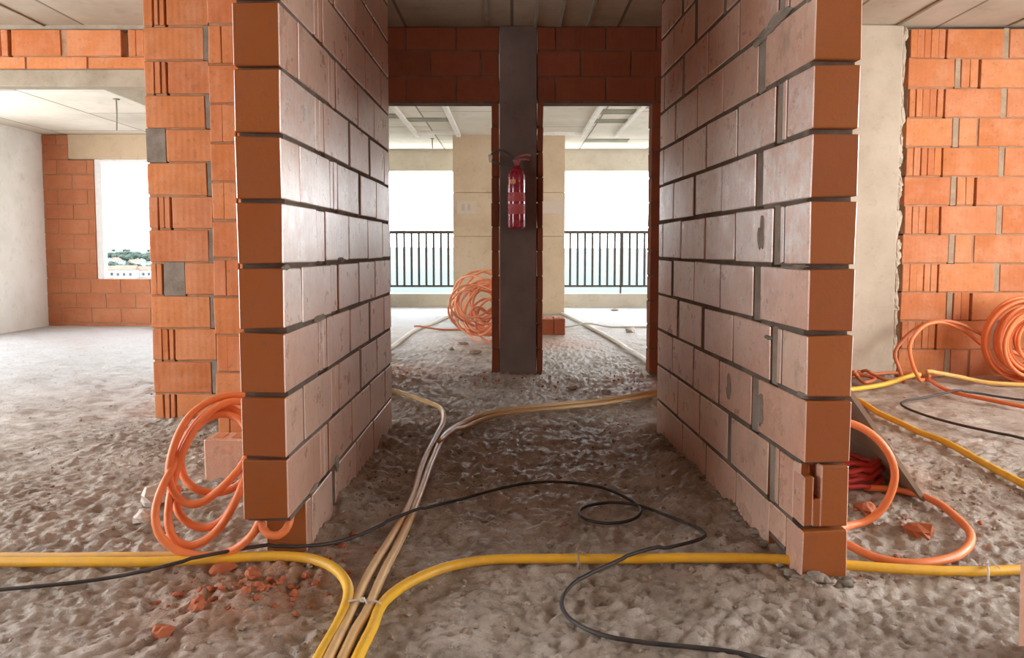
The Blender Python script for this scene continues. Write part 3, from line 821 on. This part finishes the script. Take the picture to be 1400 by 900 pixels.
def coil(name, label, center, radii, depth, r, m, tilt=.0, wob=.01, loops_y=True, seed=1, ang0=0.0):
    random.seed(seed); b = MB(); pts = []
    N = 36
    for li, R in enumerate(radii):
        ox, oz, oy = random.uniform(-wob, wob), random.uniform(-wob, wob), random.uniform(-depth, depth)
        ph = random.uniform(0, 6.28); tx = random.uniform(-tilt, tilt); ty = random.uniform(-tilt, tilt)
        for k in range(N):
            a = ang0 + 2 * math.pi * k / N
            Rn = R * (1 + wob * 1.5 * math.sin(2 * a + ph))
            x, z = Rn * math.cos(a) + ox, Rn * math.sin(a) + oz
            pts.append(Vector((x, oy + tx * x + ty * z, z)))
    sm = [sum(pts[max(0, i - 2):i + 3], Vector()) / len(pts[max(0, i - 2):i + 3]) for i in range(len(pts))]
    b.tube([p + Vector(center) for p in sm], r, 9)
    random.seed(seed + 100)
    return tag(b.build(name, M[m]), label, 'cable coil')
cc = at(1408, 462, 5.55)
co = coil('orange_cable_coil', 'large tied coil of orange cable leaning on the orange block wall', (cc.x, cc.y, .345),
     [.33, .31, .325, .295, .27, .285, .25, .225, .24, .20, .175, .19, .15, .125, .32, .26], .11, .0145, 'orange', .08, .012, seed=5)
q = MB(); q.tube([(cc.x - .15, cc.y - .15, .36), (cc.x, cc.y - .16, .355), (cc.x + .12, cc.y - .15, .36)], .006, 6)
w_ = q.build('tie_wire', M['tie'], co)
q = MB(); q.tube([(cc.x - .06, cc.y - .15, .42), (cc.x - .055, cc.y - .165, .35), (cc.x - .05, cc.y - .15, .29)], .005, 6); q.build('tie_wire', M['tie'], co)
cf = at(668, 432, 8.2)
coil('orange_cable_coil', 'messy tangled coil of orange cable standing behind the dark pillar', (cf.x, cf.y, .36),
     [.30, .33, .24, .28, .18, .31, .22, .14, .26, .10, .30, .20, .29, .16, .25, .07, .32, .21, .27, .34], .09, .0125, 'orange_far', .95, .12, seed=12)
b = MB(); b.tube([cf + Vector((-.30, .12, -.1)), cf + Vector((-.24, .1, .14)), cf + Vector((-.12, .05, .26)), cf + Vector((.02, 0, .36)), cf + Vector((.14, 0, .39))], .010, 8)
tag(b.build('orange_cable', M['orange_far']), 'loose orange cable end springing above the messy coil', 'cable')
# far pipes on the floor
cable('white_conduit', 'pale conduit on the floor running towards the balcony past the messy coil', 'conduit',
      [(470, 521), (505, 495), (537, 474), (553, 462), (570, 450), (596, 440), (622, 428), (640, 419)], .022, 'white_pipe')
cable('thin_conduit', 'thin brown conduit across the floor before the messy coil', 'conduit', [(566, 451), (600, 451), (640, 451), (690, 451)], .012, 'orange_dark')
cable('white_conduit', 'pale conduit slanting over the floor from the wide column to the doorway jamb', 'conduit',
      [(765, 427), (774, 431), (800, 444), (840, 466), (865, 482), (884, 495), (915, 514)], .022, 'white_pipe')
cable('thin_conduit', 'thin brown conduit across the floor near the two red blocks', 'conduit', [(735, 447), (780, 447), (835, 447), (890, 447), (930, 447)], .012, 'white_pipe', .0)

# loose blocks
def block(name, label, loc, size, rz, m, group=None, holes=True):
    """hollow clay block standing on end: shell with ribs round its two channels"""
    b = MB(); x, y, z = size
    b.cbox((-x / 2, -y / 2, 0), (x / 2, y / 2, z), .006, 0, 0, .003)
    for k in (-1, 1):
        b.cbox((k * x * .22 - x * .13, -y * .3, z - .001), (k * x * .22 + x * .13, y * .3, z + .0025), .001, 1, 1)
    return tag(b.build(name, [M[m], M['clay']], None, loc, rz), label, 'block', group)
for k, (px, lab) in enumerate(((749, 'red clay block next to the dark pillar, in front of the wide column'), (765, 'red clay block in line with the edge of the wide column'))):
    q = fl(px, 458); block('clay_block', lab, (q.x, q.y + .2, h(q.x, q.y + .2) - .004), (.138, .39, .195), 0, 'clay_red', 'loose clay blocks before the wide column')
q = fl(313, 658)
block('clay_block', 'dusty pink clay block on the floor behind the hanging orange hose', (q.x - .02, q.y + .08, h(q.x, q.y) - .01), (.19, .14, .2), .05, 'clay_dusty')
q = at(1440, 840, 1.78)
block('clay_block', 'clay block standing on end at the very edge of the view', (q.x, q.y, h(q.x, q.y) - .01), (.08, .14, .235), 0, 'clay_dusty')

# stones and broken pieces
def chunk(name, label, px, py, s, m, seed, group=None, cat='stone'):
    q = fl(px, py); b = MB(); b.lump((0, 0, 0), s, seed, 9, .55, rot=seed * 1.3)
    return tag(b.build(name, M[m], None, (q.x, q.y, h(q.x, q.y) + s[2] * .45)), label, cat, group)
chunk('stone', 'whitish lump of stone beside the hanging orange hose', 213, 695, (.055, .05, .045), 'stone', 3)
chunk('stone', 'grey stone leaning on the whitish lump near the orange hose', 196, 712, (.035, .04, .03), 'stone', 5)
chunk('stone', 'white pebble lying on the bright slab beyond the doorway', 862, 454, (.07, .06, .05), 'stone', 8)
for k, (px, py, s, lab) in enumerate(((305, 786, .045, 'brick fragment under the black cable below the orange hose'), (272, 842, .03, 'brick fragment on the reddish dust below the yellow conduit'),
        (395, 752, .05, 'brick fragment in the gap under the stub wall'), (345, 800, .028, 'small brick fragment between the yellow conduit and the reddish dust'),
        (222, 872, .03, 'flat brick fragment lying alone in front of the yellow conduit'), (1185, 700, .05, 'brick fragment inside the upright orange loop'), (1255, 735, .055, 'brick lump inside the floor loop of orange hose'))):
    chunk('brick_fragment', lab, px, py, (s, s * .8, s * .6), 'clay_red', 20 + k, 'brick fragments on the floor', 'brick fragment')
for k, (px, py, s, lab) in enumerate(((622, 440, .09, 'flat brown lump on the slab left of the messy coil'), (632, 471, .06, 'dark lump of mud below the messy coil'), (617, 480, .045, 'dark lump of mud alone in the doorway'),
        (650, 484, .06, 'dark flat lump of mud next to the pillar foot'), (783, 533, .05, 'dark clod before the doorway with the red blocks'), (829, 538, .04, 'small dark clod near the curving tan conduit'), (840, 425, .07, 'brown lump on the bright balcony slab'))):
    chunk('mud_lump', lab, px, py, (s, s * .7, s * .35), 'board', 50 + k, 'lumps of dried mud', 'clod')
# uncountable crumbs
def crumbs(name, label, areas, m, n, smin, smax, seed):
    random.seed(seed); b = MB()
    for (px, py, rx, ry), cnt in zip(areas, n):
        c = fl(px, py)
        for k in range(cnt):
            x, y = c.x + random.gauss(0, rx), c.y + random.gauss(0, ry)
            if -.90 < x < -.66 and 2.2 < y < 4.2: continue
            if .8 < x < 1.06 and 2.15 < y < 4.2: continue
            s = smin + (smax - smin) * random.random() ** 2.5
            b.lump((x, y, h(x, y) + s * .3), (s, s * random.uniform(.6, 1), s * random.uniform(.4, .8)), random.random() * 99, 6, .6, rot=random.random() * 6)
    return tag(b.build(name, M[m]), label, 'rubble', kind='stuff')
crumbs('brick_rubble', 'crumbs of red brick scattered over the floor by the walls', [(340, 815, .13, .07), (420, 770, .12, .12), (900, 520, .25, .3), (550, 512, .3, .3), (1200, 690, .15, .25), (700, 520, .3, .15)], 'clay_red', (130, 60, 60, 50, 60, 60), .003, .017, 4)
crumbs('mortar_rubble', 'crumbs of grey mortar scattered over the floor', [(560, 690, .25, .6), (850, 640, .35, .6), (1280, 680, .3, .5), (130, 640, .7, .6), (700, 830, .8, .25), (1110, 815, .1, .05), (200, 830, .4, .15), (960, 730, .12, .3), (480, 690, .1, .3), (270, 580, .4, .2)], 'crumb', (90, 110, 160, 140, 150, 60, 60, 70, 60, 70), .002, .011, 6)
crumbs('mud_rubble', 'dark crumbs of dried mud scattered over the floor', [(560, 690, .25, .6), (850, 640, .35, .6), (1280, 680, .3, .5), (130, 640, .7, .6), (700, 830, .8, .25), (500, 560, 1.6, 1.0), (960, 730, .1, .3), (480, 690, .1, .3)], 'board', (90, 110, 130, 160, 120, 200, 80, 80), .003, .015, 9)
# cement squeezed round the foot of the stub walls
b = MB(); random.seed(3)
for k in range(170):
    t_ = random.random() ** 1.6
    s_ = random.uniform(.006, .014)
    if k % 2: x, y = .885 - .06 * t_ - .01, 2.18 + t_ * 1.9
    else: x, y = .885 + random.random() * .14, 2.165
    if abs(y - 2.37) < .07: continue
    b.lump((x + random.gauss(0, .012), y + random.gauss(0, .012), h(x, y) + s_ * .15), (s_ * 1.6, s_ * 1.3, s_ * .7), k, 9, .5, smooth=True)
struct(b.build('trim_4', M['mortar']), 'cement squeezed out along the foot of the stub wall with the hole', 'trim')

# ------------------------------------------------------------------ fire extinguisher
ex = empty('fire_extinguisher', (.037, 5.852, 1.205), 'red fire extinguisher with black hose hung on the dark pillar', 'fire extinguisher')
R0 = .071
b = MB(); b.lathe([(R0 * .8, 0), (R0 * .97, .008), (R0, .02), (R0, .40), (R0 * .96, .43), (R0 * .8, .458), (R0 * .5, .475), (.026, .482), (.024, .50)], 40); b.build('cylinder', M['ext_red'], ex)
def arc_patch(z0, z1, a0, a1, m, name, par):
    q = MB(); vs, n = [], 14
    for k in range(n + 1):
        a = math.radians(a0 + (a1 - a0) * k / n)
        for z in (z0, z1): vs.append(((R0 + .0012) * math.cos(a), (R0 + .0012) * math.sin(a), z))
    q.add(vs, [(2 * k, 2 * k + 2, 2 * k + 3, 2 * k + 1) for k in range(n)], 0, True)
    return q.build(name, M[m], par)
arc_patch(.215, .285, 205, 335, 'label_red', 'label', ex); arc_patch(.115, .195, 205, 335, 'label_red', 'label', ex)
arc_patch(.352, .385, 218, 262, 'label_tan', 'seal', ex)
b = MB(); b.lathe([(.022, .50), (.022, .525), (.03, .53), (.03, .545), (.018, .55), (.018, .565)], 20); v_ = b.build('valve', M['valve'], ex)
b = MB(); b.tube([(0, 0, .56), (.03, -.02, .575), (.075, -.035, .582), (.11, -.04, .575)], .008, 8); b.build('lever', M['valve'], ex)
b = MB(); b.tube([(0, 0, .54), (.03, -.02, .545), (.07, -.035, .545), (.1, -.04, .54)], .007, 8); b.build('carry_handle', M['valve'], ex)
b = MB(); b.tube(spline([(-.02, -.01, .545), (-.05, -.02, .58), (-.10, -.02, .612), (-.15, -.02, .617), (-.188, -.01, .60), (-.203, .0, .57), (-.195, .0, .54), (-.15, -.01, .515), (-.08, -.01, .51), (-.04, .0, .50)], .01), .009, 9); b.build('hose', M['steel'], ex)
b = MB(); b.lathe([(.007, 0), (.013, .01), (.017, .06)], 14, (-.208, 0, .525)); b.build('nozzle', M['white_pipe'], ex)
b = MB(); b.cbox((-.02, R0 - .01, .40), (.02, .0885, .50), .003); b.build('bracket', M['steel'], ex)

# notices on the wide column
def notice(px0, px1, label, ink):
    a, c = at(px0, 292, 11.59), at(px1, 275, 11.59)
    e = empty('paper_sign', ((a.x + c.x) / 2, 11.596, (a.z + c.z) / 2), label, 'sign', 'paper signs on the wide column')
    w, hh = (c.x - a.x) / 2, (c.z - a.z) / 2
    q = MB(); q.cbox((-w, -.004, -hh), (w, .003, hh), .001); q.build('sheet', M['paper'], e)
    for x0, x1 in ink:
        q = MB(); q.cbox((x0 * w, -.006, -hh * .55), (x1 * w, -.0035, hh * .5), .0005); q.build('print', M['ink'], e)
notice(625, 651, 'pale paper notice on the wide column above the messy coil', [(-.55, -.2), (.1, .4)])
notice(742, 771, 'pale paper notice on the wide column above the two red blocks', [])
# wires hanging from the slabs
for (px, y0, y1, Y, lab) in ((159, 134, 178, 7.6, 'thin wire hanging from the pale ceiling of the windowed room'), (591, 186, 203, 11.9, 'short wire hanging from the balcony room ceiling')):
    t0, t1 = at(px, y0, Y), at(px, y1, Y)
    zt = 2.58 if px < 300 else CEIL
    b = MB(); b.tube([(t0.x, Y, zt + .005), (t0.x, Y, (zt + t1.z) / 2), (t1.x + .004, Y, t1.z)], .008, 6)
    b.lathe([(.03, -.008), (.034, 0)], 10, (t0.x, Y, zt - .002))
    tag(b.build('hanging_wire', M['gap']), lab, 'wire')

# ------------------------------------------------------------------ the valley outside
GZ = -30.0
b = MB(); n = 60; vs = []; fs = []
for j in range(n + 1):
    y = 40 * (9000 / 40) ** (j / n)
    for i in range(41):
        x = (i / 40 - .5) * 2.6 * (y + 300)
        far = max(0, min(1, (y - 3000) / 4000))
        vs.append((x, y, GZ + 12 * noise.noise(Vector((x * .0016, y * .0016, 0))) * min(1, y / 600) + far * (16 + 46 * max(0, noise.noise(Vector((x * .0004 + 4, y * .0003, 2))) + .25))))
for j in range(n):
    for i in range(40):
        fs.append((j * 41 + i, j * 41 + i + 1, (j + 1) * 41 + i + 1, (j + 1) * 41 + i))
b.add(vs, fs, 0, True)
struct(b.build('terrain', M['terrain']), 'hazy green valley far below the building', 'landscape')
def gz(x, y):
    far = max(0, min(1, (y - 3000) / 4000))
    return GZ + 12 * noise.noise(Vector((x * .0016, y * .0016, 0))) * min(1, y / 600) + far * 16
PLACED = []
hp = empty('house', (0, 0, 0), 'x', 'house')
b = MB(); b.cbox((-6, -4, -2), (6, 4, 5.5), .05); b.build('walls', M['house'], hp)
b = MB(); b.add([(-6.6, -4.6, 5.4), (6.6, -4.6, 5.4), (6.6, 4.6, 5.4), (-6.6, 4.6, 5.4), (-6.6, 0, 8), (6.6, 0, 8)], [(0, 1, 5, 4), (2, 3, 4, 5), (0, 4, 3), (1, 2, 5), (0, 3, 2, 1)]); b.build('roof', M['roof'], hp)
for wx in (-3.6, 0, 3.6):
    b = MB(); b.cbox((wx - .8, -4.08, 1.5), (wx + .8, -3.95, 3.4), .02); b.build('window', M['pane'], hp)
for k, (px, py, s) in enumerate(((150, 379, 1.5), (173, 380, 1.6), (198, 379, 1.4), (185, 363, 1.5), (160, 359, 1.4), (204, 352, 1.6))):
    Y = 29.0 / -(ray(px, py)[2] / ray(px, py)[1]); x = ray(px, py)[0] / ray(px, py)[1] * Y
    PLACED.append((x, Y, 11 * s))
    o = hp if k == 0 else copy_tree(hp)
    o.location = (x, Y, gz(x, Y)); o.scale = (s,) * 3; o.rotation_euler.z = random.uniform(.1, .9)
    tag(o, 'pale house in the valley seen through the white framed window', 'house', 'valley houses beyond the window')

random.seed(21)
proto = empty('tree', (0, 0, 0), 'x', 'tree')
b = MB()
for k in range(9):
    b.lump((random.uniform(-4, 4), random.uniform(-4, 4), 5.5 + random.uniform(-1.5, 3)), (3.4, 3.4, 2.7), k * 3, 10, .5, smooth=False)
b.build('crown', M['leaf'], proto)
b = MB(); b.tube([(0, 0, -1), (.2, 0, 2), (0, .2, 5)], lambda t: .5 - .25 * t, 8); b.build('trunk', M['trunk'], proto)
def view_tree(px, py, s, first=[True]):
    Y = 29.0 / max(.004, -(ray(px, py)[2] / ray(px, py)[1]))
    x = ray(px, py)[0] / ray(px, py)[1] * Y
    for tx, ty, tr in PLACED:
        if math.hypot(x - tx, Y - ty) < tr + 8 * s: return None
    PLACED.append((x, Y, 8 * s))
    o = proto if first[0] else copy_tree(proto); first[0] = False
    o.location = (x, Y, gz(x, Y)); o.scale = (s,) * 3; o.rotation_euler.z = random.random() * 6
    return o
for k in range(60):
    px, py = 141 + (k * 37 % 30) * 2.4 + random.uniform(-.6, .6), (350, 358, 367, 376)[k % 4] + random.uniform(-3, 3)
    o = view_tree(px, py, random.uniform(.7, 1.2) * (1.6 if k % 4 < 2 else 1))
    if o: tag(o, 'dark tree in the valley seen through the white framed window', 'tree', 'valley trees beyond the window')
# ------------------------------------------------------------------ light
w = bpy.data.worlds.new('sky'); sc.world = w; w.use_nodes = True
nt = w.node_tree; bg = nt.nodes['Background']
t = NT(nt)
sx = t.n('ShaderNodeSeparateXYZ'); t.l(t.co.outputs['Generated'], sx.inputs[0])
cl_ = t.noise(2.2, 6, .6, vec=t.co.outputs['Generated'])
skyc = t.ramp(sx.outputs[2], [(.0, (.93, .97, 1.0)), (.25, (.88, .95, 1.0)), (.9, (.70, .85, 1.0))])
t.l(t.mix(t.math('MULTIPLY', cl_, .5), skyc, (1, 1, 1)), bg.inputs[0])
bg.inputs[1].default_value = 8.5
def area(name, loc, rot, sx_, sy_, power, col):
    d = bpy.data.lights.new(name, 'AREA'); d.shape = 'RECTANGLE'; d.size = sx_; d.size_y = sy_; d.energy = power; d.color = col
    o = bpy.data.objects.new(name, d); COL.objects.link(o); o.location = loc; o.rotation_euler = rot
    return o
R90 = math.pi / 2
area('west_daylight_boost', (-6.6, 3.6, 1.45), (R90, 0, -R90), 3.2, 2.2, 90, (1, .97, .93))
area('east_daylight_boost', (5.62, 3.5, 1.45), (R90, 0, R90), 2.8, 1.9, 75, (1, .96, .9))
area('west_daylight_boost', (-6.6, .4, 1.45), (R90, 0, -R90), 3.2, 2.2, 115, (1, .97, .93))  # extra lamp added by the near opening to brighten the corridor faces
area('east_daylight_boost', (5.62, .4, 1.45), (R90, 0, R90), 3.2, 1.9, 125, (1, .96, .9))  # added like the west one, lifts the stub walls from the east

cam = bpy.data.cameras.new('camera'); co_ = bpy.data.objects.new('camera', cam); COL.objects.link(co_)
co_.location = (0, 0, H); co_.rotation_euler = (R90 - TH, 0, 0)
cam.sensor_width = 36; cam.lens = 36 * F / 1400; cam.shift_y = -(450 - PY0) / 1400
cam.clip_start = .05; cam.clip_end = 20000
sc.camera = co_
sc.view_settings.view_transform = 'Standard'; sc.view_settings.look = 'None'
sc.view_settings.gamma = 1; sc.view_settings.use_curve_mapping = False
sc.view_settings.exposure = 0.0
sc.cycles.max_bounces = 10; sc.cycles.diffuse_bounces = 6; sc.cycles.use_denoising = True
